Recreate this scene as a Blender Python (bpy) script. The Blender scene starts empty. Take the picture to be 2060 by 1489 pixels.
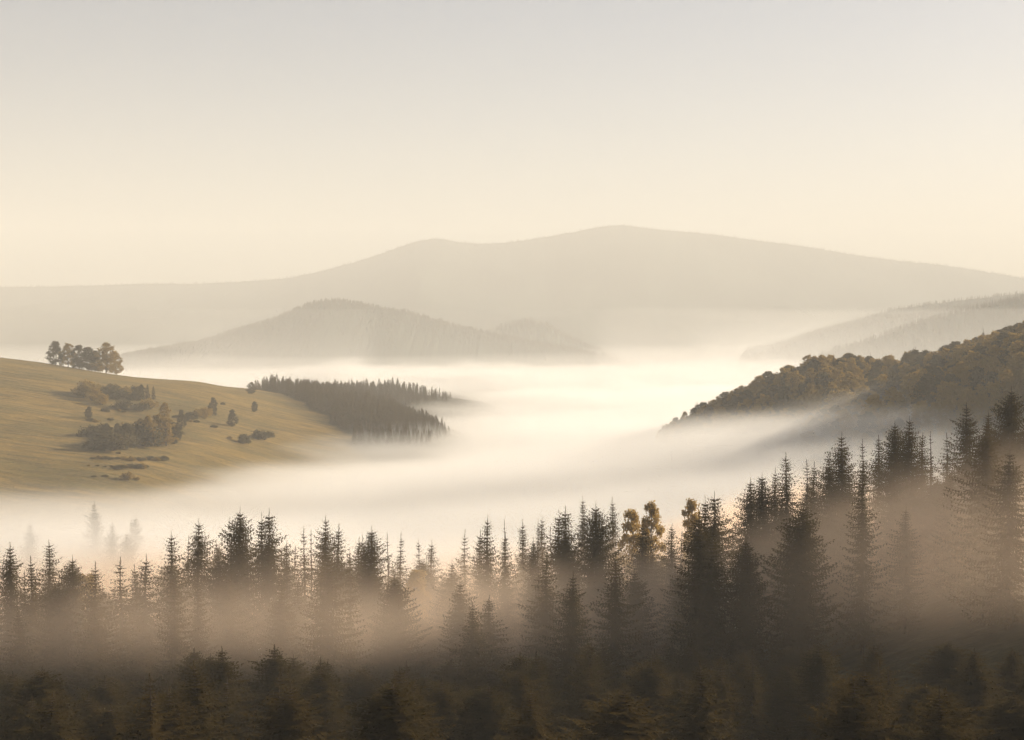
import bpy, math, random
import numpy as np
from mathutils import Vector

random.seed(7)
sc = bpy.context.scene
COL = sc.collection

# ------------------------------------------------------------------ camera
W, H, F = 2060.0, 1489.0, 3369.0
PITCH = math.atan((H/2 - 640.0)/F)
cp, sp = math.cos(PITCH), math.sin(PITCH)
cam_d = bpy.data.cameras.new('camera')
cam_d.sensor_width = 36.0
cam_d.lens = 36.0*F/W
cam_d.clip_start = 0.5
cam_d.clip_end = 90000.0
cam = bpy.data.objects.new('camera', cam_d)
COL.objects.link(cam)
cam.location = (0, 0, 0)
cam.rotation_euler = (math.pi/2 - PITCH, 0, 0)
sc.camera = cam

def at(px, py, Y):
    """world point at depth Y seen at photo pixel (px, py)"""
    u = (px - W/2)/F; v = (H/2 - py)/F
    fy = cp + v*sp
    fz = -sp + v*cp
    k = Y/fy
    return (u*k, Y, fz*k)

def xat(px, Y):
    return (px - W/2)/F*Y

# ------------------------------------------------------------------ render
sc.render.engine = 'CYCLES'
cy = sc.cycles
cy.use_denoising = True
cy.max_bounces = 8
cy.diffuse_bounces = 2
cy.glossy_bounces = 1
cy.transmission_bounces = 2
cy.volume_bounces = 5
cy.transparent_max_bounces = 32
cy.sample_clamp_indirect = 4.0
cy.volume_step_rate = 2.0
cy.volume_max_steps = 128
cy.use_adaptive_sampling = True
cy.adaptive_threshold = 0.03
sc.view_settings.view_transform = 'Standard'
sc.view_settings.look = 'None'
sc.view_settings.gamma = 1.0
sc.view_settings.exposure = 1.18

# ------------------------------------------------------------------ light
SUN_AZ = math.radians(60)      # clockwise from +Y (view direction)
SUN_EL = math.radians(17)
sun_dir = Vector((math.sin(SUN_AZ)*math.cos(SUN_EL), math.cos(SUN_AZ)*math.cos(SUN_EL), math.sin(SUN_EL)))
sd = bpy.data.lights.new('sun', 'SUN')
sd.energy = 5.0
sd.angle = math.radians(0.5)
sd.color = (1.0, 0.868, 0.69)
so = bpy.data.objects.new('sun', sd)
so.rotation_euler = sun_dir.to_track_quat('Z', 'Y').to_euler()
COL.objects.link(so)

w = bpy.data.worlds.new('World'); sc.world = w
w.use_nodes = True
nt = w.node_tree
bg = nt.nodes['Background']
sky = nt.nodes.new('ShaderNodeTexSky')
sky.sky_type = 'NISHITA'
sky.sun_disc = False
sky.sun_elevation = SUN_EL
sky.sun_rotation = SUN_AZ
sky.air_density = 0.6
sky.dust_density = 1.6
sky.ozone_density = 0.0
nt.links.new(sky.outputs[0], bg.inputs[0])
bg.inputs[1].default_value = 0.05

# ------------------------------------------------------------------ helpers
def nmat(name):
    m = bpy.data.materials.new(name); m.use_nodes = True
    m.node_tree.nodes.clear()
    return m, m.node_tree.nodes, m.node_tree.links

def vol_mat(name, density, color, aniso, attr=None):
    m, n, l = nmat(name)
    out = n.new('ShaderNodeOutputMaterial')
    p = n.new('ShaderNodeVolumePrincipled')
    p.inputs['Color'].default_value = (*color, 1)
    p.inputs['Density'].default_value = density
    p.inputs['Density Attribute'].default_value = attr or ''
    p.inputs['Anisotropy'].default_value = aniso
    p.inputs['Emission Strength'].default_value = 0
    p.inputs['Blackbody Intensity'].default_value = 0
    l.new(p.outputs[0], out.inputs['Volume'])
    return m

def mesh_obj(name, verts, faces, mat, parent=None, smooth=False):
    me = bpy.data.meshes.new(name)
    me.from_pydata(verts, [], faces)
    me.validate()
    if smooth:
        me.shade_smooth()
    me.materials.append(mat)
    o = bpy.data.objects.new(name, me)
    COL.objects.link(o)
    if parent: o.parent = parent
    return o

# ------------------------------------------------------------------ noise (numpy, lattice value noise)
def _hash(ix, iy, seed):
    h = (ix.astype(np.int64)*374761393 + iy.astype(np.int64)*668265263 + seed*1442695041) & 0x7fffffff
    h = ((h ^ (h >> 13))*1274126177) & 0x7fffffff
    h = h ^ (h >> 16)
    return (h & 0xffffff)/float(0xffffff)
def vnoise(x, y, seed=0):
    x = np.asarray(x, float); y = np.asarray(y, float)
    ix = np.floor(x); iy = np.floor(y); fx = x-ix; fy = y-iy
    fx = fx*fx*(3-2*fx); fy = fy*fy*(3-2*fy)
    a = _hash(ix, iy, seed); b = _hash(ix+1, iy, seed); c = _hash(ix, iy+1, seed); d = _hash(ix+1, iy+1, seed)
    return (a*(1-fx)+b*fx)*(1-fy)+(c*(1-fx)+d*fx)*fy - 0.5
def fbm(x, y, octv=5, seed=0, gain=0.5):
    s = 0; a = 1.0
    for k in range(octv):
        s = s + a*vnoise(x*2**k, y*2**k, seed+k*17); a *= gain
    return s

# ------------------------------------------------------------------ ground height
PXN = [-900, -300, 0, 200, 400, 550, 700, 800, 890, 1000, 1100, 1250, 1340, 1450, 1550, 1640, 1760, 1887, 2060, 2400, 3000]
YN  = [0, 60, 120, 200, 260, 320, 400, 500, 650, 800, 900, 1000, 1250, 1500, 1750, 2500, 3500, 5000, 7000]
N_ = {
 -900: [-2,-16,-34,-52,-60,-64,-70,-74,-60,-45,-20,10,0,-40,-100,-160,-220,-260],
 -300: [-2,-18,-38,-56,-63,-68,-75,-82,-75,-62,-36,-10,-20,-60,-110,-160,-220,-260],
 0: [-2,-20,-40,-58,-64,-70,-82,-98,-105,-71,-49,-26,-40,-80,-120,-160,-220,-260],
 200: [-2,-20,-40,-58,-64,-70,-82,-99,-109,-77,-58,-38.5,-55,-100,-130,-160,-220,-260],
 400: [-2,-20,-40,-58,-65,-70,-83,-101,-119,-90,-68,-46.5,-58,-100,-130,-160,-220,-260],
 550: [-2,-20,-40,-58,-65,-70,-84,-103,-122,-103,-80,-60,-61,-92,-130,-160,-220,-260],
 700: [-2,-20,-40,-58,-65,-70,-84,-103,-122,-110,-92,-70,-72,-78,-125,-160,-220,-260],
 800: [-2,-20,-40,-58,-65,-70,-84,-103,-122,-112,-92,-73,-92,-73,-115,-160,-220,-260],
 890: [-2,-20,-40,-58,-65,-70,-84,-103,-122,-112,-86,-79,-100,-79,-102,-160,-220,-260],
 1000: [-2,-20,-40,-58,-65,-70,-84,-103,-122,-112,-115,-98,-105,-88,-98,-160,-220,-260],
 1100: [-2,-20,-40,-58,-64,-69,-83,-103,-122,-112,-115,-118,-118,-118,-120,-160,-220,-260],
 1250: [-2,-20,-40,-57,-62,-66,-81,-101,-120,-112,-100,-118,-118,-120,-130,-160,-220,-260],
 1340: [-2,-20,-39,-56,-60,-64,-79,-99,-119,-110,-73,-112,-118,-120,-130,-160,-220,-260],
 1450: [-2,-20,-40,-57,-59,-61,-76,-97,-117,-102,-53,-95,-115,-120,-130,-160,-220,-260],
 1550: [-2,-20,-40,-55,-55,-55,-72,-93,-113,-88,-38,-80,-110,-120,-130,-160,-220,-260],
 1640: [-2,-20,-40,-54,-52,-50,-67,-89,-107,-58,-23,-70,-100,-118,-130,-160,-220,-260],
 1760: [-2,-20,-40,-52,-49,-46,-62,-83,-100,-43,-31,-60,-95,-115,-130,-160,-220,-260],
 1887: [-2,-20,-40,-51,-46,-43,-58,-79,-92,-27,-27,-50,-85,-112,-130,-160,-220,-260],
 2060: [-2,-20,-40,-49,-41,-38,-52,-73,-80,-12,-12,-30,-70,-105,-130,-160,-220,-260],
 2400: [-2,-18,-34,-42,-35,-30,-36,-46,-30,8,14,0,-40,-80,-120,-160,-220,-260],
 3000: [-2,-6,-10,-14,-16,-18,-20,-20,0,30,40,30,0,-60,-120,-160,-220,-260],
}
DIP = {1640: 18, 1760: 24, 1887: 24, 2060: 14}
TAB = np.array([N_[p][:10] + [(N_[p][9]+N_[p][10])/2 - DIP.get(p, 0)] + N_[p][10:] for p in PXN], float)
PXG = np.linspace(-900, 3000, 391)
LY = lambda Y: np.log(np.asarray(Y, float)+60.0)
TG = np.linspace(LY(0), LY(7000), 300)
_tmp = np.array([np.interp(TG, LY(YN), r) for r in TAB])
GRID = np.array([np.interp(PXG, PXN, _tmp[:, j]) for j in range(len(TG))]).T
def _blur(a, n, axis):
    for _ in range(2):
        pad = [(0, 0), (0, 0)]; pad[axis] = (n, n)
        b = np.pad(a, pad, mode='edge')
        c = np.cumsum(b, axis=axis)
        if axis == 0:
            c = np.vstack([np.zeros((1, c.shape[1])), c]); a = (c[2*n+1:] - c[:-2*n-1])/(2*n+1)
        else:
            c = np.hstack([np.zeros((c.shape[0], 1)), c]); a = (c[:, 2*n+1:] - c[:, :-2*n-1])/(2*n+1)
    return a
GRID = _blur(_blur(GRID, 4, 0), 4, 1)
def ground_pY(px, Y):
    px = np.asarray(px, float); Y = np.asarray(Y, float)
    a = np.clip((px - PXG[0])/(PXG[1]-PXG[0]), 0, len(PXG)-1.001)
    b = np.clip((LY(Y) - TG[0])/(TG[1]-TG[0]), 0, len(TG)-1.001)
    i = a.astype(int); j = b.astype(int); fa = a-i; fb = b-j
    z = (GRID[i, j]*(1-fa)*(1-fb) + GRID[i+1, j]*fa*(1-fb) + GRID[i, j+1]*(1-fa)*fb + GRID[i+1, j+1]*fa*fb)
    x = (px - W/2)/F*Y
    amp = np.clip(Y/900.0, 0.15, 2.2)
    z = z + amp*(2.6*fbm(x/170, Y/170, 4, 3) + 0.7*fbm(x/28, Y/28, 3, 9))
    z = z + 2.4*fbm(x/75+9, Y/60, 3, 31)*np.clip((Y-700)/150, 0, 1)*np.clip((1250-Y)/150, 0, 1)
    return z
def ground(x, Y):
    Y = max(Y, 1.0)
    return float(ground_pY(x/Y*F + W/2, Y))

def build_ground(mat):
    # fan-shaped sheet, fine near the camera and coarser with distance, plus a pad round the camera
    pxs = np.linspace(-900, 3000, 520)
    Ys = np.concatenate([np.linspace(2, 60, 14)[:-1], np.exp(np.linspace(math.log(60), math.log(7000), 420))])
    P, YY = np.meshgrid(pxs, Ys, indexing='ij')
    Z = ground_pY(P, YY)
    X = (P - W/2)/F*YY
    v = np.stack([X, YY, Z], -1).reshape(-1, 3)
    n1, n2 = len(pxs), len(Ys)
    idx = np.arange(n1*n2).reshape(n1, n2)
    f = np.stack([idx[:-1, :-1], idx[1:, :-1], idx[1:, 1:], idx[:-1, 1:]], -1).reshape(-1, 4)
    return mesh_obj('ground', v.tolist(), f.tolist(), mat, smooth=True)

def simple_mat(name, col, rough=0.9):
    m, n, l = nmat(name)
    out = n.new('ShaderNodeOutputMaterial'); p = n.new('ShaderNodeBsdfPrincipled')
    p.inputs['Base Color'].default_value = (*col, 1); p.inputs['Roughness'].default_value = rough
    p.inputs['Specular IOR Level'].default_value = 0.1
    l.new(p.outputs[0], out.inputs[0])
    return m

def tex(n, l, scale, detail=5, rough=0.6, stretch=(1, 1, 1), lo=0.4, hi=0.6):
    g_ = n.new('ShaderNodeNewGeometry')
    mp = n.new('ShaderNodeMapping'); mp.inputs['Scale'].default_value = stretch
    l.new(g_.outputs['Position'], mp.inputs['Vector'])
    t = n.new('ShaderNodeTexNoise'); t.inputs['Scale'].default_value = scale
    t.inputs['Detail'].default_value = detail; t.inputs['Roughness'].default_value = rough
    l.new(mp.outputs[0], t.inputs['Vector'])
    r = n.new('ShaderNodeMapRange'); r.inputs['From Min'].default_value = lo; r.inputs['From Max'].default_value = hi
    l.new(t.outputs[0], r.inputs['Value'])
    return r.outputs[0]
def mixc(n, l, fac, a, b):
    m = n.new('ShaderNodeMix'); m.data_type = 'RGBA'
    for sock, v in ((m.inputs[0], fac), (m.inputs[6], a), (m.inputs[7], b)):
        if isinstance(v, (tuple, float, int)): sock.default_value = (*v, 1) if isinstance(v, tuple) else v
        else: l.new(v, sock)
    return m.outputs[2]

def ground_mat():
    m, n, l = nmat('meadow_and_forest_floor')
    out = n.new('ShaderNodeOutputMaterial'); p = n.new('ShaderNodeBsdfPrincipled')
    p.inputs['Roughness'].default_value = 0.95; p.inputs['Specular IOR Level'].default_value = 0.05
    big = tex(n, l, 0.012, 5, 0.6, (1, 2.2, 1), 0.42, 0.62)
    mid = tex(n, l, 0.06, 5, 0.65, (0.6, 3.2, 1), 0.42, 0.62)
    fine = tex(n, l, 0.5, 4, 0.7, (1, 1, 1), 0.3, 0.7)
    c = mixc(n, l, big, (0.29, 0.18, 0.045), (0.095, 0.085, 0.03))
    c = mixc(n, l, mid, c, (0.06, 0.05, 0.02))
    c2 = mixc(n, l, fine, (0.34, 0.23, 0.09), (0.10, 0.085, 0.035))
    c = mixc(n, l, 0.45, c, c2)
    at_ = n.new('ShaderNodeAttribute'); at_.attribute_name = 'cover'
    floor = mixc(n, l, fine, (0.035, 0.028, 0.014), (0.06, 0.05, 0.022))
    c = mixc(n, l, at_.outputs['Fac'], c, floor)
    l.new(c, p.inputs['Base Color'])
    b = n.new('ShaderNodeBump'); b.inputs['Strength'].default_value = 0.6; b.inputs['Distance'].default_value = 0.8
    l.new(mid, b.inputs['Height']); l.new(b.outputs[0], p.inputs['Normal'])
    l.new(p.outputs[0], out.inputs[0])
    return m
def sstep(a, b, x):
    t = np.clip((x-a)/(b-a), 0, 1); return t*t*(3-2*t)
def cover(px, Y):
    """1 = forest floor colour, 0 = meadow colour"""
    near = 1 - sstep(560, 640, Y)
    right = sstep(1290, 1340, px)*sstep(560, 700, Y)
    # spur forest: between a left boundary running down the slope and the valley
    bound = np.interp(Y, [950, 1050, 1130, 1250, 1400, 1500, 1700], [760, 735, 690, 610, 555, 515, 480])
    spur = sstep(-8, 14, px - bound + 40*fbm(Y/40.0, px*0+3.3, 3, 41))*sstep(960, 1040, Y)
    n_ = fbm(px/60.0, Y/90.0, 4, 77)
    dark_patch = sstep(140, 185, px)*sstep(-0.45, 0.35, n_ + 0.25*fbm(px/9.0, Y/12.0, 4, 5))*(1-sstep(250, 345, px))*sstep(820, 900, Y)*(1-sstep(1060, 1170, Y))*0.8  # left part of the meadow darkened toward the forest floor colour, broken by noise
    return np.clip(np.maximum.reduce([near, right, spur, dark_patch]), 0, 1)
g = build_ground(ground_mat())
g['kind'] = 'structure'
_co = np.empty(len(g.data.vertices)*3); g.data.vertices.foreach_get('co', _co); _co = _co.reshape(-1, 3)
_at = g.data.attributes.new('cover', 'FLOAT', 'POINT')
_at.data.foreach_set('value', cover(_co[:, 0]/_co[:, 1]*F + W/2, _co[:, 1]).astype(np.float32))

# ------------------------------------------------------------------ ridge sheets
def ridge(name, sil, Yc, front, back, zb, mat, seed=1, nu=400, nf=60, nb=16, pw=1.0, amp=40, crest_amp=4, kind='structure', spur=0.0):
    """a ridge whose crest passes through the silhouette points, real depth in front and behind"""
    xs = np.array([s[0] for s in sil], float); ys = np.array([s[1] for s in sil], float)
    u = np.linspace(xs[0], xs[-1], nu)
    yy = np.interp(u, xs, ys)
    yy = _blur(yy[:, None].repeat(2, 1), 3, 0)[:, 0]
    Ycr = np.interp(u, xs, [s[2] if len(s) > 2 else Yc for s in sil])
    cz = np.array([at(a, b, c)[2] for a, b, c in zip(u, yy, Ycr)])
    cz = cz + crest_amp*fbm(u*0.35, u*0+seed, 4, seed)
    V = np.concatenate([-np.linspace(1, 0, nf)**1.5*1.0, np.linspace(0, 1, nb)[1:]])
    X = np.zeros((nu, len(V))); Y = X.copy(); Z = X.copy()
    for j, t in enumerate(V):
        Yj = Ycr + (t*front if t < 0 else t*back)
        s = abs(t)
        prof = s**pw
        zz = cz*(1-prof) + zb*prof
        X[:, j] = (u - W/2)/F*Ycr*(1 if t >= 0 else 1)
        Y[:, j] = Yj
        n = fbm(X[:, j]/front*3.2 + 7, Yj/front*1.6, 5, seed+5)
        rn = -np.abs(n)*1.6
        Z[:, j] = zz + amp*rn*np.clip(s*3, 0, 1)*(1-0.5*s)
    v = np.stack([X, Y, Z], -1).reshape(-1, 3)
    idx = np.arange(nu*len(V)).reshape(nu, len(V))
    f = np.stack([idx[:-1, :-1], idx[1:, :-1], idx[1:, 1:], idx[:-1, 1:]], -1).reshape(-1, 4)
    o = mesh_obj(name, v.tolist(), f.tolist(), mat, smooth=True)
    o['kind'] = kind
    return o, (X, Y, Z)

forest_mat = simple_mat('forest_slope', (0.035, 0.05, 0.036))
MT = [(-1500,610),(-700,590),(-200,582),(172,575),(280,571),(400,571),(500,566),(580,560),(650,545),(740,520),(800,498),(850,482),(880,478),(925,489),(990,491),(1060,483),(1160,466),(1200,457),(1240,452),(1290,458),(1340,464),(1420,470),(1500,481),(1560,489),(1620,496),(1700,510),(1780,522),(1887,532),(2060,560),(2400,600),(3300,640)]
_, G_MT = ridge('mountains', MT, 8200, 3600, 3000, -260, forest_mat, seed=3, nu=900, amp=170, crest_amp=4)
MH = [(150,760),(250,716),(320,703),(400,690),(480,664),(560,640),(610,617),(660,605),(700,606),(760,620),(820,630),(870,644),(930,660),(1000,676),(1080,690),(1160,705),(1240,725),(1330,760)]
_, G_HILL = ridge('hill', MH, 4400, 1500, 1200, -230, forest_mat, seed=11, nu=400, amp=35, crest_amp=6)
MH2 = [(880,720),(960,685),(1010,658),(1060,648),(1100,655),(1140,680),(1200,705),(1300,740)]
_, G_HILL2 = ridge('hill', MH2, 5000, 1200, 1000, -260, forest_mat, seed=21, nu=200, amp=30, crest_amp=6)
RA = [(1380,790),(1450,765),(1520,722),(1590,690),(1650,668),(1700,657),(1740,652),(1780,636),(1820,640),(1887,628),(2060,600),(2500,560)]
_, G_RA = ridge('hill', RA, 4000, 1000, 900, -150, forest_mat, seed=31, nu=400, amp=20, crest_amp=3)
RB = [(1560,760),(1660,712),(1740,690),(1820,660),(1887,640),(2060,600),(2500,540)]
_, G_RB = ridge('hill', RB, 3200, 700, 500, -140, forest_mat, seed=41, nu=300, amp=15, crest_amp=3)
RC = [(1500,705),(1600,680),(1700,650),(1800,622),(1887,610),(2060,590),(2600,560)]
_, G_RC = ridge('hill', RC, 4400, 1000, 800, -200, forest_mat, seed=51, nu=300, amp=25, crest_amp=4)


# ------------------------------------------------------------------ unseen shoulder added off-frame to shade the front forest
def shoulder():
    nx, ny = 60, 70
    xs = np.linspace(150, 900, nx); ys = np.linspace(-250, 720, ny)
    X, Y = np.meshgrid(xs, ys, indexing='ij')
    t = sstep(190, 420, X)
    fall = 1 - sstep(430, 640, Y)
    Z = -75 + (132*t*fall) + 60*sstep(400, 900, X)*fall + 8*fbm(X/80, Y/80, 4, 5)
    v = np.stack([X, Y, Z], -1).reshape(-1, 3)
    idx = np.arange(nx*ny).reshape(nx, ny)
    f = np.stack([idx[:-1, :-1], idx[1:, :-1], idx[1:, 1:], idx[:-1, 1:]], -1).reshape(-1, 4)
    o = mesh_obj('hill', v.tolist(), f.tolist(), forest_mat, smooth=True); o['kind'] = 'structure'  # added sun blocker, out of view
shoulder()

# ------------------------------------------------------------------ plant materials
def leaf_mat(name, c1, c2, trans=0.3, tcol=None):
    m, n, l = nmat(name)
    out = n.new('ShaderNodeOutputMaterial')
    oi = n.new('ShaderNodeObjectInfo')
    t = tex(n, l, 0.55, 3, 0.6, (1, 1, 1), 0.35, 0.65)
    mul = n.new('ShaderNodeMath'); mul.operation = 'MULTIPLY_ADD'; mul.inputs[1].default_value = 0.5
    l.new(t, mul.inputs[0])
    m2 = n.new('ShaderNodeMath'); m2.operation = 'MULTIPLY'; m2.inputs[1].default_value = 0.5
    l.new(oi.outputs['Random'], m2.inputs[0]); l.new(m2.outputs[0], mul.inputs[2])
    c = mixc(n, l, mul.outputs[0], c1, c2)
    d = n.new('ShaderNodeBsdfDiffuse'); l.new(c, d.inputs[0])
    tr = n.new('ShaderNodeBsdfTranslucent')
    if tcol: tr.inputs[0].default_value = (*tcol, 1)
    else: l.new(c, tr.inputs[0])
    mx = n.new('ShaderNodeMixShader'); mx.inputs[0].default_value = trans
    l.new(d.outputs[0], mx.inputs[1]); l.new(tr.outputs[0], mx.inputs[2])
    l.new(mx.outputs[0], out.inputs[0])
    return m
NEEDLE = leaf_mat('spruce_needles', (0.055, 0.042, 0.016), (0.09, 0.06, 0.021), 0.38)
GOLD = leaf_mat('golden_leaves', (0.36, 0.25, 0.09), (0.42, 0.28, 0.10), 0.6)
RUST = leaf_mat('autumn_leaves', (0.20, 0.14, 0.038), (0.32, 0.205, 0.05), 0.5)
OLIVE = leaf_mat('olive_leaves', (0.07, 0.06, 0.026), (0.12, 0.09, 0.038), 0.4)
BARK = simple_mat('bark', (0.09, 0.065, 0.045))
PALEBARK = simple_mat('pale_bark', (0.34, 0.29, 0.23))

# ------------------------------------------------------------------ tree shapes (unit = metres, base at origin)
def tube(V, Fc, pts, rad, n=6):
    b = len(V)
    for i, (p, r) in enumerate(zip(pts, rad)):
        p = Vector(p)
        q = Vector(pts[min(i+1, len(pts)-1)]) - Vector(pts[max(i-1, 0)])
        q.normalize()
        a = q.cross(Vector((0.3, 1, 0.1))).normalized(); c = q.cross(a)
        for k in range(n):
            t = 2*math.pi*k/n
            V.append(tuple(p + a*(r*math.cos(t)) + c*(r*math.sin(t))))
    for i in range(len(pts)-1):
        for k in range(n):
            Fc.append((b+i*n+k, b+i*n+(k+1) % n, b+(i+1)*n+(k+1) % n, b+(i+1)*n+k))

def spray(V, Fc, p, d, L, w, up):
    """one needle twig: a narrow leaf-shaped quad"""
    s = d.cross(up).normalized()*w
    b = len(V)
    m = p + d*(L*0.42)
    V.extend([tuple(p), tuple(m + s), tuple(p + d*L), tuple(m - s)])
    Fc.append((b, b+1, b+2, b+3))

def spruce_shape(seed, h=26.0, R=3.6, whorl=0.52, dens=1.0, gappy=0.0, twin=False, lean=0.0, bare=0.0, droop=0.5, shape=0.8):
    rnd = random.Random(seed)
    V, Fc, TV, TF = [], [], [], []
    stems = [(0.0, 0.0, h, 0.0)]
    if twin: stems.append((rnd.uniform(0.9, 1.3), rnd.uniform(-0.4, 0.4), h*rnd.uniform(0.955, 0.985), 0.62))
    for (sx, sy, hh, z0) in stems:
        zz0 = z0*hh
        ph1, ph2 = rnd.uniform(0, 6), rnd.uniform(0, 6)
        def axis(z):
            k = (z-zz0)/(hh-zz0+1e-6)
            j = min(1, k*2.5) if z0 else 1
            return Vector((sx*j + lean*z/hh + 0.08*math.sin(z*0.5+ph1), sy*j + 0.08*math.sin(z*0.43+ph2), z))
        zs = [zz0 + (hh-zz0)*i/9 for i in range(10)]
        tube(TV, TF, [axis(z) for z in zs], [max(0.02, (0.30 if not z0 else 0.12)*(1-(z-zz0)/(hh-zz0))**0.8) for z in zs], 7)
        z = max(h*0.10, zz0 + 0.3)
        lobe = [rnd.uniform(0.75, 1.15) for _ in range(9)]
        while z < hh - 0.9:
            t = z/hh
            dz = hh - z
            rr = R*1.12*math.tanh((dz+0.25)/(11.5*shape))*(1.0 if not z0 else 0.62)
            rr *= 0.9 + 0.16*math.sin(z*1.1+ph1)*rnd.uniform(0.3, 1)
            nb = max(4, int((5.5 + 2.0*math.exp(-dz/5))*dens + rnd.random()))
            a0 = rnd.uniform(0, 6.28)
            for b in range(nb):
                if rnd.random() < gappy*(0.4+0.8*math.exp(-dz/8)): continue
                a = a0 + 6.283*b/nb + rnd.uniform(-0.35, 0.35)
                L = max(0.16, rr*lobe[int(a/0.7) % 9]*rnd.uniform(0.78, 1.18))
                if rnd.random() < 0.06: L *= 1.25
                # rises near the top, droops lower down
                slope = 0.25 - 1.0*min(1, dz/12)**0.8*droop*1.6 + rnd.uniform(-0.15, 0.15)
                slope = max(-0.55, slope)
                p = axis(z); n = max(3, int(L/0.40))
                out = Vector((math.cos(a), math.sin(a), 0))
                side = Vector((-math.sin(a), math.cos(a), 0))
                prev = p
                for i in range(1, n+1):
                    k = i/n
                    q = p + out*(L*k) + Vector((0, 0, L*(slope*k*0.6 + 0.28*k*k - 0.20*math.sin(math.pi*k)*(1-t))))
                    dr = (q - prev).normalized()
                    if k > 0.12 or L < 1:
                        tw = (0.38 + 0.85*(1-k))*min(1.1, 0.12+L*0.36)
                        for sgn in (-1, 1):
                            if rnd.random() < bare: continue
                            d = (dr*0.75 + side*sgn*rnd.uniform(0.6, 1.0) + Vector((0, 0, rnd.uniform(-0.35, 0.05)))).normalized()
                            spray(V, Fc, prev, d, tw*rnd.uniform(0.8, 1.25), (0.13+0.08*rnd.random())*min(1, 0.35+L*0.3), Vector((rnd.uniform(-.3,.3), rnd.uniform(-.3,.3), 1)))
                        if rnd.random() > bare:
                            d = (dr*0.4 + Vector((rnd.uniform(-.3, .3), rnd.uniform(-.3, .3), -1))).normalized()
                            spray(V, Fc, prev, d, tw*rnd.uniform(0.5, 0.9), 0.09, side)
                    prev = q
                spray(V, Fc, prev - (prev-p).normalized()*0.1, (out + Vector((0, 0, 0.35 if t > .5 else .1))).normalized(), 0.36, 0.07, Vector((0, 0, 1)))
                # branch wood
                b0 = len(TV)
                e = p + (prev - p)*0.7
                TV.extend([tuple(p + Vector((0, 0, 0.035))), tuple(p - Vector((0, 0, 0.035))), tuple(e)]); TF.append((b0, b0+1, b0+2))
            z += whorl*(0.7 + 0.5*(1-t) if dz > 5 else 0.85)*rnd.uniform(0.75, 1.2)
        # leader with short sprigs
        top = axis(hh)
        for i in range(9):
            zc = hh - 0.12*i
            a = rnd.uniform(0, 6.28)
            spray(V, Fc, axis(zc-0.1), Vector((math.cos(a)*0.35*(0.3+i*0.12), math.sin(a)*0.35*(0.3+i*.12), 1)).normalized(), 0.35, 0.045, Vector((1, 0.2, 0)))
    return (V, Fc, TV, TF, h)

def mini_spruce(seed, h=18.0, R=2.9):
    rnd = random.Random(seed); V, Fc = [], []
    z = 1.0
    while z < h:
        t = z/h; L = R*(1-t)**0.8 + 0.15
        nb = 7
        for b in range(nb):
            a = 6.283*b/nb + rnd.uniform(0, 1)
            l_ = L*rnd.uniform(0.7, 1.2)
            d = Vector((math.cos(a), math.sin(a), rnd.uniform(-0.35, 0.1)+0.3*t))
            spray(V, Fc, Vector((0, 0, z)), d.normalized(), l_, 0.42*(1-t)+0.12, Vector((rnd.uniform(-.6,.6), rnd.uniform(-.6,.6), 1)))
            if t < 0.9:
                e = Vector((0, 0, z)) + d.normalized()*l_*0.6
                spray(V, Fc, e, Vector((d.x*.3, d.y*.3, -1)).normalized(), 0.9, 0.4*(1-t)+0.1, d)
        z += 0.75*(1.1-0.4*t)
    TV, TF = [], []
    tube(TV, TF, [(0, 0, 0), (0, 0, h*0.5), (0, 0, h)], [0.22, 0.12, 0.03], 5)
    return (V, Fc, TV, TF, h)

def leafy_shape(seed, h=13.0, R=4.0, nclump=38, leaves=70, leaf=0.42, low=0.25, tall=1.0, limbs=7, fork=False):
    """a broadleaf crown: limbs that end in leaf clumps with gaps between them"""
    rnd = random.Random(seed); V, Fc, TV, TF = [], [], [], []
    b0 = h*low
    ax = lambda z: Vector((0.25*math.sin(z*0.4+seed), 0.25*math.cos(z*0.33+seed), z))
    tube(TV, TF, [ax(h*i/7) for i in range(8)], [max(0.03, 0.022*h*(1-i/7.6)) for i in range(8)], 7)
    tips = []
    for i in range(nclump):
        t = (i+0.5)/nclump
        z = b0 + (h-b0)*t
        # crown outline
        prof = math.sin(math.pi*min(0.98, (0.12+0.88*t))**0.8)**0.6
        a = i*2.4 + rnd.uniform(-0.4, 0.4)
        rr = R*prof*rnd.uniform(0.35, 1.0)
        c = ax(z) + Vector((math.cos(a)*rr, math.sin(a)*rr, rnd.uniform(-0.4, 0.5)))
        c.z = min(c.z, h)
        tips.append(c)
        st = ax(max(h*0.12, z - rr*0.9))
        mid = (st+c)/2 + Vector((0, 0, 0.2))
        tube(TV, TF, [st, mid, c], [0.012*h*(1-t*0.6), 0.05, 0.02], 4)
        cr = R*rnd.uniform(0.17, 0.36)*(1.1-0.4*t)
        n = int(leaves*rnd.uniform(0.5, 1.3))
        for k in range(n):
            u = Vector((rnd.gauss(0, 1), rnd.gauss(0, 1), rnd.gauss(0, 1)*0.8)).normalized()*cr*rnd.random()**0.45
            u.z *= 0.75*tall
            p = c + u
            d = Vector((rnd.uniform(-1, 1), rnd.uniform(-1, 1), rnd.uniform(-0.8, 0.8))).normalized()
            spray(V, Fc, p, d, leaf*rnd.uniform(0.7, 1.4), leaf*0.38, Vector((rnd.uniform(-1, 1), rnd.uniform(-1, 1), rnd.uniform(-1, 1))).normalized())
    return (V, Fc, TV, TF, h)

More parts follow.
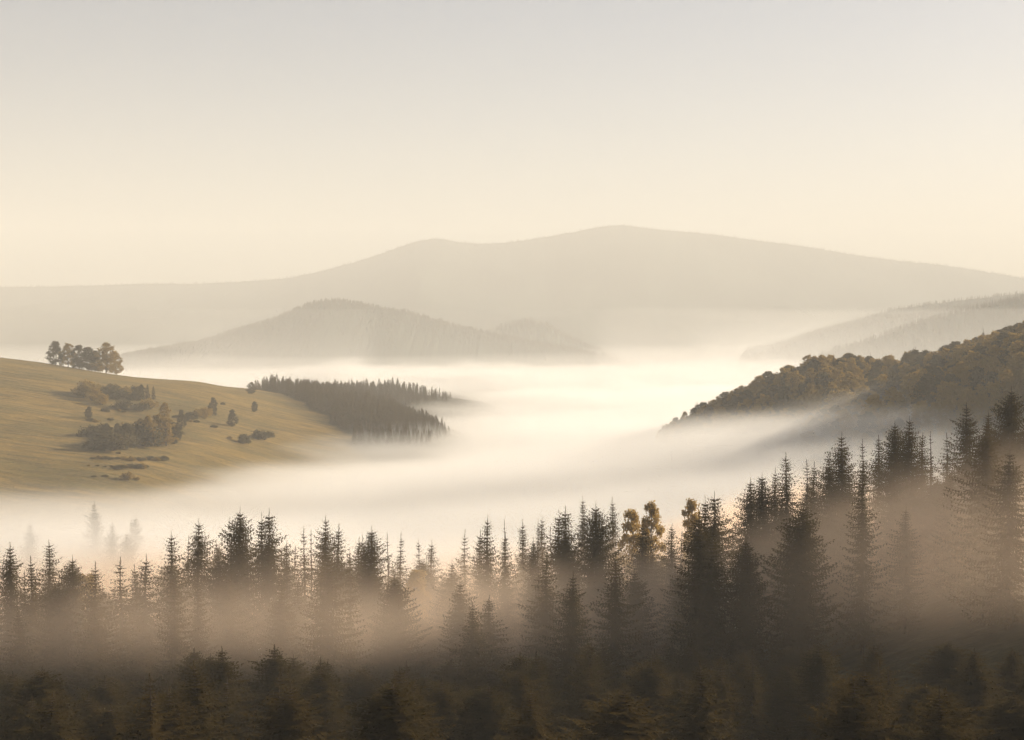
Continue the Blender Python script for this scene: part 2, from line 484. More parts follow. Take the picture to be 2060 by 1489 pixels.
def bush_shape(seed, h=4.0, R=3.2, n=16):
    rnd = random.Random(seed); V, Fc, TV, TF = [], [], [], []
    for i in range(n):
        a = rnd.uniform(0, 6.28); rr = R*rnd.random()**0.6*0.8
        z = h*(0.25+0.6*rnd.random())*(1-0.45*rr/R)
        c = Vector((math.cos(a)*rr, math.sin(a)*rr, z))
        tube(TV, TF, [(c.x*0.15, c.y*0.15, -0.3), (c.x*0.6, c.y*0.6, z*0.5), tuple(c)], [0.09, 0.05, 0.02], 4)
        cr = R*rnd.uniform(0.28, 0.42)
        for k in range(75):
            u = Vector((rnd.gauss(0, 1), rnd.gauss(0, 1), rnd.gauss(0, 1))).normalized()*cr*rnd.random()**0.4
            u.z *= 0.8
            p = c+u; p.z = max(0.05, p.z)
            spray(V, Fc, p, Vector((rnd.uniform(-1, 1), rnd.uniform(-1, 1), rnd.uniform(-.8, .8))).normalized(), rnd.uniform(0.3, 0.6), 0.16, Vector((rnd.uniform(-1, 1), rnd.uniform(-1, 1), rnd.uniform(-1, 1))).normalized())
    return (V, Fc, TV, TF, h)

class Kind:
    """meshes shared by the copies of one tree shape"""
    def __init__(s, nm, shape, leafm, barkm):
        V, Fc, TV, TF, s.h = shape
        s.nm = nm
        s.arr = (np.array(V), np.array(Fc))
        s.crown = bpy.data.meshes.new('crown'); s.crown.from_pydata(V, [], Fc); s.crown.materials.append(leafm)
        s.trunk = bpy.data.meshes.new('trunk'); s.trunk.from_pydata(TV, [], TF); s.trunk.materials.append(barkm)
def plant(kind, x, y, z, height, wide=1.0, label=None, group=None, cat='tree', rot=None, name=None):
    s = height/kind.h
    r = bpy.data.objects.new(name or kind.nm, None); COL.objects.link(r)
    r.location = (x, y, z); r.scale = (s*wide, s*wide, s)
    r.rotation_euler = (0, 0, random.uniform(0, 6.28) if rot is None else rot)
    r['label'] = label; r['category'] = cat
    if group: r['group'] = group
    for nm, me in (('crown', kind.crown), ('trunk', kind.trunk)):
        c = bpy.data.objects.new(nm if cat != 'bush' else ('foliage' if nm == 'crown' else 'stem'), me); COL.objects.link(c); c.parent = r
    return r
def stuff_forest(name, kinds, items, mat, label):
    """a far wood nobody could count, one mesh; items = (kind index, x, y, z, height, wide)"""
    Vs, Fs, off = [], [], 0
    for (k, x, y, z, hh, wd) in items:
        v, f = kinds[k].arr
        s = hh/kinds[k].h; a = random.uniform(0, 6.28); c, q = math.cos(a)*s*wd, math.sin(a)*s*wd
        w_ = np.stack([v[:, 0]*c - v[:, 1]*q + x, v[:, 0]*q + v[:, 1]*c + y, v[:, 2]*s + z], -1)
        Vs.append(w_); Fs.append(f + off); off += len(v)
    v = np.concatenate(Vs); f = np.concatenate(Fs)
    me = bpy.data.meshes.new(name)
    me.vertices.add(len(v)); me.vertices.foreach_set('co', v.ravel())
    me.loops.add(len(f)*4); me.loops.foreach_set('vertex_index', f.ravel().astype(np.int32))
    me.polygons.add(len(f)); me.polygons.foreach_set('loop_start', np.arange(0, len(f)*4, 4, dtype=np.int32))
    me.update(); me.materials.append(mat)
    o = bpy.data.objects.new(name, me); COL.objects.link(o)
    o['kind'] = 'stuff'; o['label'] = label; o['category'] = 'forest'
    return o

SP = {
 'slender': Kind('spruce_tree', spruce_shape(1, R=4.1, gappy=0.12, shape=0.9), NEEDLE, BARK),
 'slim':    Kind('spruce_tree', spruce_shape(2, R=3.9, gappy=0.2, shape=0.75, droop=0.6), NEEDLE, BARK),
 'broad':   Kind('spruce_tree', spruce_shape(3, R=5.5, gappy=0.08, shape=0.85, droop=0.55, dens=1.15), NEEDLE, BARK),
 'dense':   Kind('spruce_tree', spruce_shape(4, R=4.7, gappy=0.0, dens=1.5, shape=0.62, whorl=0.42, droop=0.4), NEEDLE, BARK),
 'twin':    Kind('spruce_tree', spruce_shape(5, R=4.9, twin=True, gappy=0.05, dens=1.15, shape=0.75), NEEDLE, BARK),
 'sparse':  Kind('spruce_tree', spruce_shape(6, R=3.4, gappy=0.35, dens=0.9, bare=0.15, shape=0.85, whorl=0.62), NEEDLE, BARK),
 'column':  Kind('spruce_tree', spruce_shape(7, R=4.0, gappy=0.0, dens=1.35, shape=0.5, whorl=0.45), NEEDLE, BARK),
 'bare':    Kind('spruce_tree', spruce_shape(8, R=2.0, gappy=0.6, dens=0.7, bare=0.35, shape=0.9, whorl=0.8), NEEDLE, BARK),
}
MINI = [Kind('conifer', mini_spruce(11), NEEDLE, BARK), Kind('conifer', mini_spruce(12, R=2.4), NEEDLE, BARK), Kind('conifer', mini_spruce(13, R=3.4), NEEDLE, BARK)]
BIRCH = [Kind('birch_tree', leafy_shape(21, 20, 3.5, 80, 120, 0.36, 0.18, 1.3), GOLD, PALEBARK), Kind('birch_tree', leafy_shape(22, 20, 3.0, 74, 105, 0.34, 0.24, 1.4), GOLD, PALEBARK)]
BROAD = [Kind('broadleaf_tree', leafy_shape(31+i, 13, (4.9, 4.4, 5.4, 4.0)[i], 46, 70, 0.6, 0.09), RUST, BARK) for i in range(4)]
OAK = [Kind('broadleaf_tree', leafy_shape(41+i, 13, (5.2, 4.8, 5.6)[i], 52, 85, 0.62, 0.08), OLIVE, BARK) for i in range(3)]
BUSH = [Kind('bush', bush_shape(51+i), OLIVE if i != 1 else RUST, BARK) for i in range(3)]

# ------------------------------------------------------------------ the front line of spruces
# (px of the top, py of the top, depth, shape, width factor, label)
FRONT = [
 (192,1132,245,'slender',1.0,'slender dark spruce at the left edge of the front treeline, open wispy top'),
 (243,1122,250,'sparse',1.25,'ragged spruce with loose outer branches, second from the left in the front treeline'),
 (271,1136,272,'slender',0.8,'short thin spruce squeezed between two larger spruces near the left edge'),
 (293,1116,256,'slender',1.05,'pointed narrow spruce just left of the tall dark narrow spruce'),
 (344,1068,258,'slim',0.95,'tall narrow nearly black spruce with tufted top, standing clear at the left of the treeline'),
 (379,1080,300,'sparse',0.75,'small spruce leaning against the left flank of a knob-topped broad spruce'),
 (399,1044,288,'broad',0.85,'broad spruce with knobbed tip between the tall narrow black and the blunt-topped spruces'),
 (436,1084,345,'slender',0.8,'pale misty little spruce in the gap left of the round-topped dense spruce'),
 (482,1021,280,'dense',0.8,'dense dark spruce with blunt rounded top, tallest in the left half of the treeline'),
 (541,1024,284,'twin',0.95,'spruce with two tips side by side and golden lit right flank'),
 (577,1088,322,'slim',0.8,'faint spruce behind the right flank of the gold-lit double-tipped spruce'),
 (612,1060,292,'sparse',0.95,'spruce with sparse feathery top right of the gold-lit double-tipped spruce'),
 (626,1066,300,'bare',0.9,'thin almost bare spire beside the sparse feathery-topped spruce'),
 (654,1038,308,'broad',0.75,'tall hazy cone-shaped spruce left of the slender dark spire with drooping sides'),
 (681,1054,292,'slender',0.95,'slender dark spire with long leader right of the tall hazy cone-shaped spruce'),
 (722,1082,315,'slim',0.8,'dim spruce behind the left side of the thick-headed spruce'),
 (730,1078,300,'slender',0.7,'narrow spruce touching the left side of the thick-headed spruce'),
 (747,1058,288,'column',0.85,'thick-headed dense spruce with chunky tip left of the pale valley gap'),
 (780,1074,352,'bare',1.1,'thin pale spruce spire, first right of the thick-headed spruce'),
 (806,1072,342,'sparse',0.9,'airy pale spruce with even tiers, second right of the thick-headed spruce'),
 (843,1082,345,'sparse',0.85,'hazy gappy-topped spruce, left one of the low pair in the treeline dip'),
 (868,1086,352,'slender',0.85,'faint spire, right one of the low pair in the dip of the treeline'),
 (908,1128,300,'broad',0.8,'low bushy spruce at the lowest dip of the treeline'),
 (935,1066,332,'sparse',0.85,'pale tiered spruce just right of the lowest dip of the treeline'),
 (966,1068,322,'slender',0.75,'thin spire close against the left of the pointed mid-line spruce'),
 (981,1038,300,'slim',0.85,'pointed slim spruce rising clearly near the middle of the treeline'),
 (1016,1072,294,'slim',0.8,'dark small-headed spruce right of the pointed slim one in mid-line'),
 (1051,1046,352,'slender',0.85,'misty spire behind the gap left of the dark narrow club-shaped spruce'),
 (1072,1082,284,'column',0.55,'dark narrow club-shaped spruce standing alone in front of paler trees'),
 (1082,1046,362,'sparse',0.8,'misty gappy spruce behind the dark narrow club-shaped one'),
 (1108,1060,366,'bare',1.0,'pale thin spruce left of the two big bell-shaped spruces'),
 (1137,1019,290,'twin',0.95,'large bell-shaped spruce with forked tip, left of the smooth cone spruce'),
 (1200,1012,290,'dense',0.9,'large smooth dense cone-shaped spruce left of the golden birches'),
 (1293,1052,300,'broad',0.8,'spruce half hidden against the golden birch crowns, broad lower skirt'),
 (1352,1054,304,'slim',0.8,'slim spruce in the bright gap between birches and the darkest front spruce'),
 (1371,1070,318,'bare',0.9,'thin bare spire beside the darkest front spruce'),
 (1408,1030,238,'column',0.9,'darkest near spruce with visible trunk below, left of a double-tipped tall spruce'),
 (1437,988,262,'twin',1.0,'tall double-tipped spruce directly right of the darkest front spruce'),
 (1432,1062,236,'slim',1.0,'dark narrow spruce in front of the tall double-tipped spruce, bare trunk below'),
 (1510,962,292,'broad',0.85,'spruce with feathery left side, first of the line climbing to the right'),
 (1534,950,284,'column',0.85,'blunt-topped thick spruce, second of the line climbing to the right'),
 (1560,942,312,'slender',0.8,'thin spire between the blunt-topped spruce and the sharp cone on the right slope'),
 (1582,912,290,'slim',1.0,'sharp cone-shaped spruce with regular tiers low on the right slope'),
 (1623,926,302,'sparse',0.95,'open-tiered spruce, left one of the close pair in the right slope notch'),
 (1638,930,308,'slender',0.85,'slim spruce, right one of the close pair in the right slope notch'),
 (1668,914,308,'broad',0.8,'spruce with hanging feathery branches at the left foot of the tall classic one'),
 (1694,870,290,'broad',0.85,'tall classic spruce with sweeping tiers, standing out on the right slope'),
 (1736,884,318,'sparse',0.95,'ragged light-topped spruce right of the tall classic sweeping one'),
 (1768,876,322,'slim',0.85,'modest spruce between the ragged one and the two tallest on the right'),
 (1800,848,300,'dense',0.8,'full bushy spruce, left one of the two highest on the right slope'),
 (1829,838,290,'broad',0.8,'highest spruce on the right slope, pointed tip with spreading right side'),
 (1856,872,312,'slim',0.8,'drooping spruce under the right flank of the highest one'),
 (1873,868,296,'bare',1.0,'thin bare-topped spire at the right end of the slope line'),
 (1905,872,300,'sparse',0.9,'gappy spruce just beyond the thin bare-topped spire'),
 (1945,812,290,'broad',0.85,'broad-skirted spruce above the right edge, third from the picture side'),
 (1988,826,300,'slim',0.9,'slim spruce in the right edge group beside the broad-skirted one'),
 (2034,778,285,'dense',0.8,'tallest dense spruce at the far right edge'),
 (20,1092,262,'broad',0.8,'broad dark spruce at the far left edge'),
 (62,1120,255,'slender',0.9,'thin spire second from the far left edge'),
 (98,1086,285,'slim',0.9,'slim spruce with lifted top third from the far left edge'),
 (146,1118,262,'dense',0.7,'compact dense spruce left of the slender wispy-topped one'),
]
GHOST = [
 (190,1008,540,'broad',1.1,'very faint spruce fading in fog below the meadow on the left'),
 (226,1050,480,'broad',1.1,'faint spruce with layered branches in fog, left one of the misty pair'),
 (256,1068,470,'dense',0.9,'faint round-shouldered spruce in fog, right one of the misty pair'),
 (272,1036,560,'twin',1.1,'barely visible spruce veiled by fog above the misty pair'),
 (462,1040,440,'bare',1.2,'ghostly thin spruce tip left of the round-topped dense spruce'),
 (1015,1046,430,'bare',1.2,'ghostly spruce tip in bright fog near mid-line'),
 (1090,1036,425,'slender',1.1,'ghostly spruce in bright fog left of the bell-shaped spruces'),
 (1172,998,425,'slim',1.0,'ghostly spruce top in bright fog between the two big bell-shaped spruces'),
 (1232,1000,430,'slender',1.1,'ghostly spruce in bright fog right of the smooth cone spruce'),
 (60,1050,500,'broad',1.0,'ghostly spruce in fog above the far left treeline'),
]
spr_n = 0
sky_x = []; sky_y = []
for (px, py, Y, kd, wf, lab) in FRONT:
    x, _, zt = at(px, py, Y)
    zg = ground(x, Y) - 0.3
    sky_x.append(px); sky_y.append(py)
    plant(SP[kd], x, Y, zg, zt - zg, wf*26.0/(zt-zg)*1.32, lab, 'spruces of the front treeline'); spr_n += 1
for (px, py, Y, kd, wf, lab) in GHOST:
    x, _, zt = at(px, py, Y)
    zg = ground(x, Y) - 0.3
    plant(SP[kd], x, Y, zg, zt - zg, wf*26.0/(zt-zg)*1.1, lab, 'spruces veiled in the fog'); spr_n += 1
for (px, py, Y, k, lab) in [(1273,1030,372,0,'golden birch with rounded crown glowing in backlit mist, left of the birch group'),
        (1311,1014,352,1,'tallest golden birch with upright airy crown in the bright gap'),
        (1394,1008,362,1,'narrow golden birch behind the darkest front spruce'),
        (178,1160,285,0,'golden-leaved birch low at the left edge among dark spruces'),
        (835,1150,330,0,'small orange-gold birch below the low spruce pair')]:
    x, _, zt = at(px, py, Y); zg = ground(x, Y) - 0.3
    plant(BIRCH[k], x, Y, zg, zt-zg, 20.0/(zt-zg)*1.25, lab, 'golden birches in the mist')
# the shaded forest under the skyline
o_ = np.argsort(sky_x); SX = np.array(sky_x)[o_]; SY = np.array(sky_y)[o_]
SMY = np.array([SY[(np.abs(SX-a) < 70)].mean() for a in SX])
placed = []
keys = ['slender', 'slim', 'broad', 'dense', 'sparse', 'column', 'broad', 'slim']
tries = 0
while len(placed) < 228 and tries < 6000:
    tries += 1
    m_ = len(placed) % 7
    Y = random.uniform(120, 185) if m_ == 0 else (random.uniform(180, 236) if m_ < 3 else random.uniform(235, 370))
    px = random.uniform(-60, 2140)
    x = xat(px, Y)
    if any((x-a)**2 + (Y-b)**2 < (4.6 + Y*0.012)**2 for a, b in placed): continue
    sk = float(np.interp(px, SX, SMY))
    top = sk + random.uniform(35, 160) if m_ > 2 else (max(sk + 235, 1330) + random.uniform(0, 70) if m_ == 0 else max(sk + 235, 1290) + random.uniform(0, 60))
    zg = ground(x, Y) - 0.3
    zt = at(px, top, Y)[2]
    hh = zt - zg
    if hh < 9 or hh > 36: continue
    placed.append((x, Y))
    where = 'deep shade low in the front forest' if Y < 230 else 'dim mist under the front treeline'
    plant(SP[random.choice(keys)], x, Y, zg, hh, 26.0/hh*random.uniform(0.9, 1.25), 'dark spruce merging with neighbours in ' + where, 'spruces massed in ' + where); spr_n += 1

# ------------------------------------------------------------------ spur forest of conifers
def hit(px, py):
    Ys = np.linspace(450, 1900, 1500)
    z = ground_pY(np.full_like(Ys, px), Ys)
    zr = at(px, py, 1.0)[2]*Ys
    k = np.argmax(z > zr)
    if z[k] > zr[k]: return float(Ys[k])
    m = Ys > 900
    return float(Ys[m][np.argmax(z[m]/Ys[m])])
rnd = random.Random(5)
cand = []
for _ in range(9000):
    Y = rnd.uniform(1010, 1620); px = rnd.uniform(480, 960)
    c = float(cover(np.array(px), np.array(Y)))
    if c < 0.7 + 0.2*rnd.random(): continue
    x = xat(px, Y)
    if any((x-a)**2 + (Y-b)**2 < 4.7**2 for a, b, _p in cand): continue
    if ground(x, Y) < -83.5: continue
    cand.append((x, Y, px))
for _ in range(3000):
    Y = rnd.uniform(1620, 1880); px = rnd.uniform(640, 1010)
    x = xat(px, Y)
    if any((x-a)**2 + (Y-b)**2 < 6.5**2 for a, b, _p in cand): continue
    if ground(x, Y) < -86 or rnd.random() < (px - 820)/170: continue
    cand.append((x, Y, px))
print('spur candidates', len(cand))
crest = [c for c in cand if 1440 < c[1] < 1540 or (c[1] < 1100) or c[1] > 1700]
rnd.shuffle(crest)
pick = set(id(c) for c in crest[:110])
items = []
for c in cand:
    x, Y, px = c
    zg = ground(x, Y) - 0.4
    if Y > 1615: hh = rnd.uniform(12, 18)
    else: hh = rnd.uniform(12, 17) if Y > 1150 else rnd.uniform(10, 15)
    if px > 790: hh *= max(0.45, 1 - (px - 790)/220)
    k = rnd.randrange(3)
    if id(c) in pick:
        where = 'on the crest of the dark spur' if 1400 < Y < 1600 else ('at the foggy toe of the spur' if Y < 1150 else 'on the pale ridge behind the spur')
        hh *= rnd.uniform(0.75, 1.2); plant(MINI[k], x, Y, zg, hh, rnd.uniform(1.1, 1.6), 'small pointed conifer ' + where, 'conifers ' + where)
    else:
        items.append((k, x, Y, zg, hh*rnd.uniform(0.75, 1.15), rnd.uniform(1.2, 1.6)))
stuff_forest('forest', MINI, items, NEEDLE, 'dense dark conifer forest covering the spur beyond the meadow')
# ------------------------------------------------------------------ broadleaf wood on the right ridge
cand = []
for _ in range(9000):
    Y = rnd.uniform(740, 1130); px = rnd.uniform(1325, 2120)
    x = xat(px, Y)
    if any((x-a)**2 + (Y-b)**2 < 5.6**2 for a, b, _p in cand): continue
    if ground(x, Y) < -84: continue
    cand.append((x, Y, px))
print('ridge candidates', len(cand))
crest = sorted(cand, key=lambda c: -(ground(c[0], c[1]) + 14)/c[1])
# those that rise most above their surroundings, column by column
cols = {}
for c in crest: cols.setdefault(int(c[2]//22), []).append(c)
pick = set()
for k_, lst in cols.items():
    for c in lst[:5]: pick.add(id(c))
items = []; its2 = []
for c in cand:
    x, Y, px = c; zg = ground(x, Y) - 0.4
    hh = rnd.uniform(8, 13) if rnd.random() < 0.6 else rnd.uniform(12, 18)
    con = rnd.random() < 0.2
    olive = rnd.random() < 0.45
    if id(c) in pick:
        side = 'far' if Y > 900 else 'near'
        where = 'on the %s shoulder of the wooded ridge' % ('back' if Y > 900 else 'front')
        if con: plant(MINI[rnd.randrange(3)], x, Y, zg, max(hh*1.25, 13), 1.0, 'pointed conifer among autumn trees ' + where, 'conifers ' + where)
        elif olive: plant(OAK[rnd.randrange(3)], x, Y, zg, hh, rnd.uniform(0.55, 0.95), 'olive-brown broadleaf tree ' + where, 'olive broadleaf trees ' + where)
        else: plant(BROAD[rnd.randrange(4)], x, Y, zg, hh, rnd.uniform(0.5, 0.9), 'rust-gold broadleaf tree ' + where, 'rust-gold broadleaf trees ' + where)
    else:
        (items if olive else its2).append((rnd.randrange(3), x, Y, zg, hh, 1.05))
stuff_forest('forest', OAK, items, OLIVE, 'olive broadleaf forest filling the wooded ridge on the right')
stuff_forest('forest', BROAD, its2, RUST, 'rust-coloured broadleaf forest filling the wooded ridge on the right')

# ------------------------------------------------------------------ trees and bushes on the meadow: (px, base py, top py, kind, width, label)
OAKS = lambda k: OAK[k % 3]
MEADOW = [
 (176,741,700,OAKS(0),1.3,'dark broadleaf tree just left of the lower one in the hilltop clump','tree'),
 (192,745,706,OAKS(1),1.3,'lower dark tree in the middle of the hilltop clump','tree'),
 (214,748,690,BROAD[0],1.15,'tallest gold-tinged tree of the hilltop clump','tree'),
 (233,750,712,BROAD[1],1.2,'small gold-edged tree at the right end of the hilltop clump','tree'),
 (158,740,696,OAKS(2),1.0,'wide dark tree left of centre in the hilltop clump','tree'),
 (136,738,692,BROAD[2],1.0,'rounded rusty tree second from the left in the hilltop clump','tree'),
 (112,732,688,OAKS(0),1.0,'big dark tree, leftmost of the hilltop clump','tree'),
 (284,802,774,OAKS(1),0.8,'dark upright tree, left one of the pair below the meadow rim','tree'),
 (296,803,771,MINI[2],1.5,'dark pointed conifer in the pair below the meadow rim','tree'),
 (308,804,774,MINI[0],1.5,'dark conifer at the right side of the pair below the meadow rim','tree'),
 (428,836,801,OAKS(2),0.7,'lone bushy tree at the right end of the hedge across the meadow','tree'),
 (466,858,825,OAKS(0),0.85,'lone round tree with short trunk on the open golden meadow','tree'),
 (511,829,808,OAKS(1),0.9,'hazy round tree in the shade left of the spur forest','tree'),
 (505,792,770,OAKS(2),1.1,'round tree at the meadow rim where the spur forest begins','tree'),
 (331,872,812,BROAD[3],0.8,'tall leafy tree at the head of the dark thicket','tree'),
 (364,862,826,OAKS(0),0.7,'rounded tree right of the dark thicket','tree'),
 (491,892,869,None,1.0,'small round bush alone low on the golden meadow','bush'),
 (528,884,859,None,1.3,'wide low bush right of the small round one on the golden meadow','bush'),
]
THICK = [(172,796,762),(186,806,778),(222,790,766),(270,806,782),(180,842,818),(196,880,846),(214,884,852),(258,880,850),(236,876,852),(300,824,800),(280,826,806),(178,800,768),(196,797,772),(214,800,770),(232,804,774),(250,800,776),(262,796,772),(240,822,800),(206,815,790),
 (186,905,872),(204,908,868),(222,905,862),(240,900,858),(256,904,852),(270,892,850),(286,898,840),(300,900,838),(316,895,835),(330,898,842),(346,892,850),(318,870,840),(346,876,845),(300,876,846),(284,868,842),(176,880,850)]
HEDGE = [(384,843,826),(394,840,822),(404,838,820),(414,838,818),(376,846,830)]
ROWS = [(px, 925+0.02*(px-200), 916) for px in range(182, 330, 13)] + [(px, 942, 931) for px in range(236, 304, 12)] + [(px, 940, 935) for px in range(176, 236, 16)] + [(208,961,952),(256,966,948),(272,968,958),(190,958,953)]
def put(px, pyb, pyt, kd, wd, lab, cat, grp=None):
    Y = hit(px, pyb)
    if Y is None: print('no hit', px, pyb); return
    x = xat(px, Y); zg = ground(x, Y) - 0.2
    hh = max(1.0, at(px, pyt, Y)[2] - zg)
    kd = kd or BUSH[rnd.randrange(3)]
    plant(kd, x, Y, zg, hh, wd, lab, grp, cat)
for (px, b_, t_, kd, wd, lab, cat) in MEADOW: put(px, b_, t_, kd, wd, lab, cat)
for (px, b_, t_) in THICK:
    up = b_ < 830
    put(px + rnd.uniform(-3, 3), b_, t_, rnd.choice([BUSH[0], BUSH[2], OAK[0], OAK[1], BROAD[3]]) if not up else BUSH[rnd.randrange(3)], rnd.uniform(0.95, 1.4),
        'dark shrubby tree packed in the ' + ('upper thicket below the hilltop' if up else 'lower thicket on the meadow'), 'tree', 'trees of the ' + ('upper thicket' if up else 'lower thicket'))
for (px, b_, t_) in HEDGE: put(px, b_, t_, BUSH[rnd.randrange(3)], 1.1, 'dark bush in the hedge crossing the golden meadow', 'bush', 'bushes of the meadow hedge')
for (px, b_, t_) in ROWS: put(px + rnd.uniform(-4, 4), b_ + rnd.uniform(-2, 2), t_ + rnd.uniform(-2, 3), BUSH[rnd.randrange(3)], rnd.uniform(1.0, 1.8), 'low dark bush in the rows near the foot of the meadow', 'bush', 'low bushes in rows on the terraces')
for _ in range(34):
    px = rnd.uniform(176, 470); b_ = rnd.uniform(800, 930)
    if b_ > 985 - 0.2*px: continue
    put(px, b_, b_ - rnd.uniform(4, 9), None, rnd.uniform(0.9, 1.4), 'small solitary shrub dotted over the open meadow slope', 'bush', 'small shrubs dotted over the meadow')

# ------------------------------------------------------------------ woods on the far ridges
def ridge_wood(grid, n, hh, label, seed, smax=0.5, wide=1.2):
    X, Y, Z = grid; r = np.random.RandomState(seed)
    nf = int((Y[0, :] < Y[0, :].max()).sum())
    its = []
    ncol = X.shape[1]; crest_j = 59
    for _ in range(n):
        u = r.uniform(0, X.shape[0]-1.01)
        v = crest_j - abs(r.normal(0, 1))*crest_j*smax*0.5 if r.rand() < 0.75 else crest_j + r.uniform(-0.5, 0.5)
        v = min(max(v, 0), ncol-1.01)
        i, j = int(u), int(v); fu, fv = u-i, v-j
        g_ = lambda A: A[i, j]*(1-fu)*(1-fv)+A[i+1, j]*fu*(1-fv)+A[i, j+1]*(1-fu)*fv+A[i+1, j+1]*fu*fv
        x, y, z = g_(X), g_(Y), g_(Z)
        if abs(x)/y > 0.36: continue
        its.append((r.randint(3), x, y, z-1.0, r.uniform(*hh), wide))
    stuff_forest('forest', TINY, its, NEEDLE, label)
def tiny(seed, h=18, R=3.0):
    r = random.Random(seed); V, Fc = [], []
    for z in (0.08, 0.3, 0.52, 0.72):
        for b in range(4):
            a = 6.283*b/4 + r.uniform(0, 1.5); L = R*(1-z)**0.8*r.uniform(0.8, 1.25)
            d = Vector((math.cos(a)*L, math.sin(a)*L, 0)); s_ = Vector((-d.y, d.x, 0))*0.75
            b0 = len(V); zz = Vector((0, 0, z*h)); tp = Vector((0, 0, min(h, (z+0.42)*h)))
            V.extend([tuple(zz+d), tuple(zz+s_*0.6), tuple(tp), tuple(zz-s_*0.6)]); Fc.append((0+b0, 1+b0, 2+b0, 3+b0))
    return (V, Fc, [(0,0,0),(.2,0,0),(0,0,1)], [(0,1,2)], h)
TINY = [Kind('conifer', tiny(i), NEEDLE, BARK) for i in (61, 62, 63)]
ridge_wood(G_HILL, 11000, (7, 13), 'hazy conifer forest over the long middle hill', 1)
ridge_wood(G_HILL2, 1500, (13, 20), 'pale conifer forest over the small hill behind the middle hill', 2)
ridge_wood(G_RA, 4500, (10, 16), 'faint conifer forest on the first misty ridge at the right', 3)
ridge_wood(G_RB, 3500, (8, 14), 'misty forest on the low ridge just behind the wooded ridge', 4)
ridge_wood(G_RC, 3500, (7, 12), 'palest forest on the farthest ridge at the right', 5)
ridge_wood(G_MT, 9000, (8, 14), 'forest along the skyline of the mountains', 6, 0.3, 1.6)

# ------------------------------------------------------------------ haze
def box(name, lo, hi, mat):
    v = [(x, y, z) for x in (lo[0], hi[0]) for y in (lo[1], hi[1]) for z in (lo[2], hi[2])]
    f = [(0,1,3,2),(4,6,7,5),(0,4,5,1),(2,3,7,6),(0,2,6,4),(1,5,7,3)]
    return mesh_obj(name, v, f, mat)
hz = box('haze', (-9000, -600, -320), (9000, 11500, 620), vol_mat('haze_air', 2.0e-4, (0.915, 0.903, 0.856), 0.0))
hz['kind'] = 'stuff'

# ------------------------------------------------------------------ fog grids (geometry nodes: a voxel density field)
class E:
    """math-node expression"""
    nt = None
    def __init__(s, sock): s.s = sock
    @staticmethod
    def op(o, *a, clamp=False):
        n = E.nt.nodes.new('ShaderNodeMath'); n.operation = o; n.use_clamp = clamp
        for i, v in enumerate(a):
            if isinstance(v, E): E.nt.links.new(v.s, n.inputs[i])
            else: n.inputs[i].default_value = float(v)
        return E(n.outputs[0])
    def __add__(s, o): return E.op('ADD', s, o)
    __radd__ = __add__
    def __mul__(s, o): return E.op('MULTIPLY', s, o)
    __rmul__ = __mul__
    def __sub__(s, o): return E.op('SUBTRACT', s, o)
    def __rsub__(s, o): return E.op('SUBTRACT', o, s)
    def __truediv__(s, o): return E.op('DIVIDE', s, o)
    def __neg__(s): return s*-1
def clamp01(e): return E.op('MULTIPLY', e, 1.0, clamp=True)
def smooth(e):
    c = clamp01(e); return c*c*(3 - 2*c)
def gauss(x, y, cx, cy_, rx, ry, rot=0.0):
    c, s = math.cos(rot), math.sin(rot)
    dx = x - cx; dy = y - cy_
    a = (dx*c + dy*s)/rx; b = (dy*c - dx*s)/ry
    return E.op('EXPONENT', -(a*a + b*b))
def noise(pos, scale, detail=3, rough=0.55, off=(0, 0, 0), warp=0.0):
    m = E.nt.nodes.new('ShaderNodeVectorMath'); m.operation = 'MULTIPLY'
    E.nt.links.new(pos, m.inputs[0]); m.inputs[1].default_value = scale
    a = E.nt.nodes.new('ShaderNodeVectorMath'); a.operation = 'ADD'
    E.nt.links.new(m.outputs[0], a.inputs[0]); a.inputs[1].default_value = off
    n = E.nt.nodes.new('ShaderNodeTexNoise')
    n.inputs['Scale'].default_value = 1; n.inputs['Detail'].default_value = detail; n.inputs['Roughness'].default_value = rough
    n.inputs['Distortion'].default_value = warp
    E.nt.links.new(a.outputs[0], n.inputs['Vector'])
    return E(n.outputs[0])

def fog_volume(name, lo, hi, res, density_fn, mat):
    ng = bpy.data.node_groups.new(name, 'GeometryNodeTree')
    ng.interface.new_socket('Geometry', in_out='OUTPUT', socket_type='NodeSocketGeometry')
    E.nt = ng
    pos = ng.nodes.new('GeometryNodeInputPosition')
    sep = ng.nodes.new('ShaderNodeSeparateXYZ'); ng.links.new(pos.outputs[0], sep.inputs[0])
    d = density_fn(pos.outputs[0], E(sep.outputs[0]), E(sep.outputs[1]), E(sep.outputs[2]))
    vc = ng.nodes.new('GeometryNodeVolumeCube')
    ng.links.new(d.s, vc.inputs['Density'])
    vc.inputs['Min'].default_value = lo; vc.inputs['Max'].default_value = hi
    vc.inputs['Resolution X'].default_value = res[0]; vc.inputs['Resolution Y'].default_value = res[1]; vc.inputs['Resolution Z'].default_value = res[2]
    sm = ng.nodes.new('GeometryNodeSetMaterial'); sm.inputs['Material'].default_value = mat
    out = ng.nodes.new('NodeGroupOutput')
    ng.links.new(vc.outputs[0], sm.inputs[0]); ng.links.new(sm.outputs[0], out.inputs[0])
    me = bpy.data.meshes.new(name); me.materials.append(mat)
    o = bpy.data.objects.new(name, me); COL.objects.link(o)
    md = o.modifiers.new('fog', 'NODES'); md.node_group = ng
    o['kind'] = 'stuff'
    return o

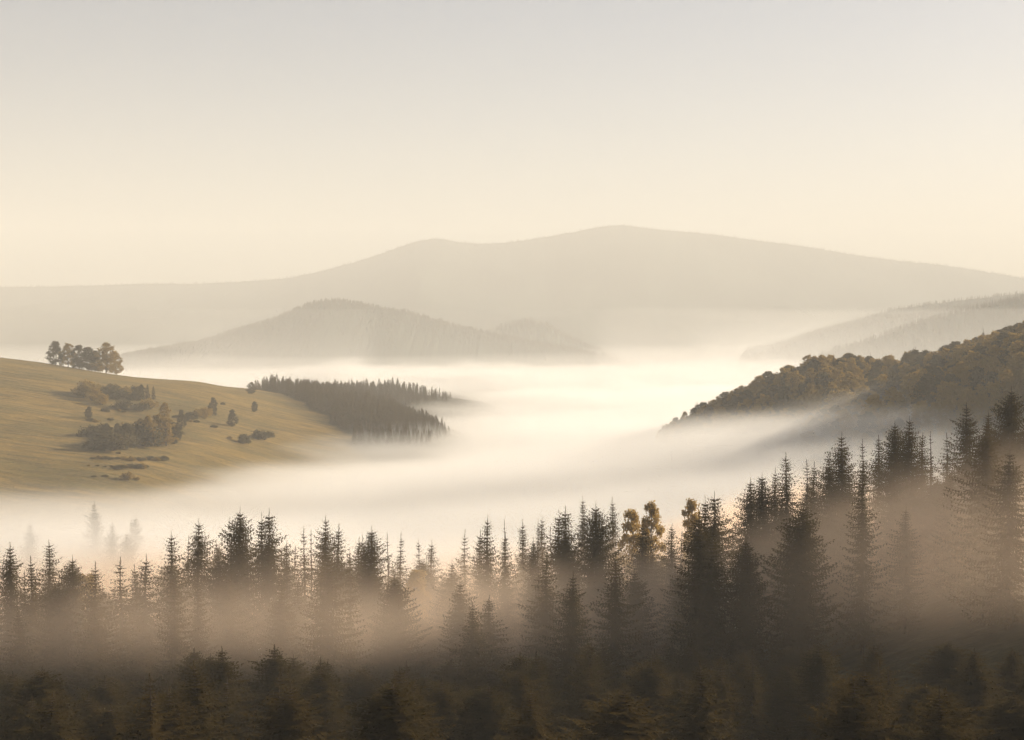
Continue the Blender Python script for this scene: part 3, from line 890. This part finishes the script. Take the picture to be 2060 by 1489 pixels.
fog_mat = vol_mat('fog_air', 1.0, (1.0, 0.985, 0.955), 0.35, 'density')
def sea(pos, x, y, z):
    top = -76 + 44*gauss(x, y, 250, 760, 210, 190) - 8*gauss(x, y, -130, 1560, 130, 260) + 10*gauss(x, y, 60, 900, 200, 300)
    top = top + 17*smooth((620 - y)/220) + 18*gauss(x, y, -112, 440, 80, 60) + 20*gauss(x, y, -232, 2300, 50, 120) + 12*gauss(x, y, -60, 2350, 90, 120)
    top = top - 0.013*E.op('MAXIMUM', y - 1800, 0) + 14*gauss(x, y, 400, 3200, 500, 700)
    n1 = noise(pos, (1/420, 1/170, 1/90), 4, 0.55)
    n2 = noise(pos, (1/60, 1/60, 1/25), 3, 0.5, (3, 7, 1))
    top = top + (n1 - 0.5)*42 + (n2 - 0.5)*7 + (n2 - 0.5)*22*smooth((y - 1300)/900)
    h = (top - z)/15 + (noise(pos, (1/120, 1/48, 1/26), 3, 0.6, (9, 4, 2), 0.3) - 0.5)*1.9
    d = smooth(h)
    # fade at the near and far end
    d = d*smooth((y - 330)/150)*smooth((3500 - y)/600)
    return d*0.019
fog_volume('fog', (-1300, 360, -125), (1300, 3500, -30), (200, 280, 44), sea, fog_mat)

mist_mat = vol_mat('mist_air', 1.0, (1.0, 0.80, 0.62), 0.3, 'density')
def near_mist(pos, x, y, z):
    top = -33 - 0.13*(y - 240) + 16*smooth((x - 10)/70) + (noise(pos, (1/45, 1/60, 1/40), 3, 0.55) - 0.5)*26
    d = smooth((top - z)/16)
    n = noise(pos, (1/38, 1/50, 1/22), 4, 0.6, (5, 2, 8), 0.4)
    d = d*smooth((n - 0.30)/0.4)
    d = d*smooth((y - 190)/70)*smooth((620 - y)/120)
    d = d*smooth((z + 16 + 0.155*y - 6*smooth((x - 20)/60))/12)
    return d*0.034
fog_volume('mist', (-230, 190, -105), (230, 600, -12), (100, 96, 44), near_mist, mist_mat)

def valley_mist(pos, x, y, z):
    n = noise(pos, (1/700, 1/900, 1/160), 3, 0.55)
    base = -95 - 0.012*(y - 2400) + 18*smooth((x - 250)/600)
    h = (z - base)/50 - (n - 0.5)*1.6
    d = E.op('MAXIMUM', E.op('EXPONENT', -E.op('MAXIMUM', h, 0)) - 0.03, 0)
    return d*smooth((y - 1900)/700)*smooth((6200 - y)/900)*0.0011
fog_volume('mist', (-2100, 1850, -280), (2100, 6200, 160), (90, 90, 36), valley_mist, fog_mat)
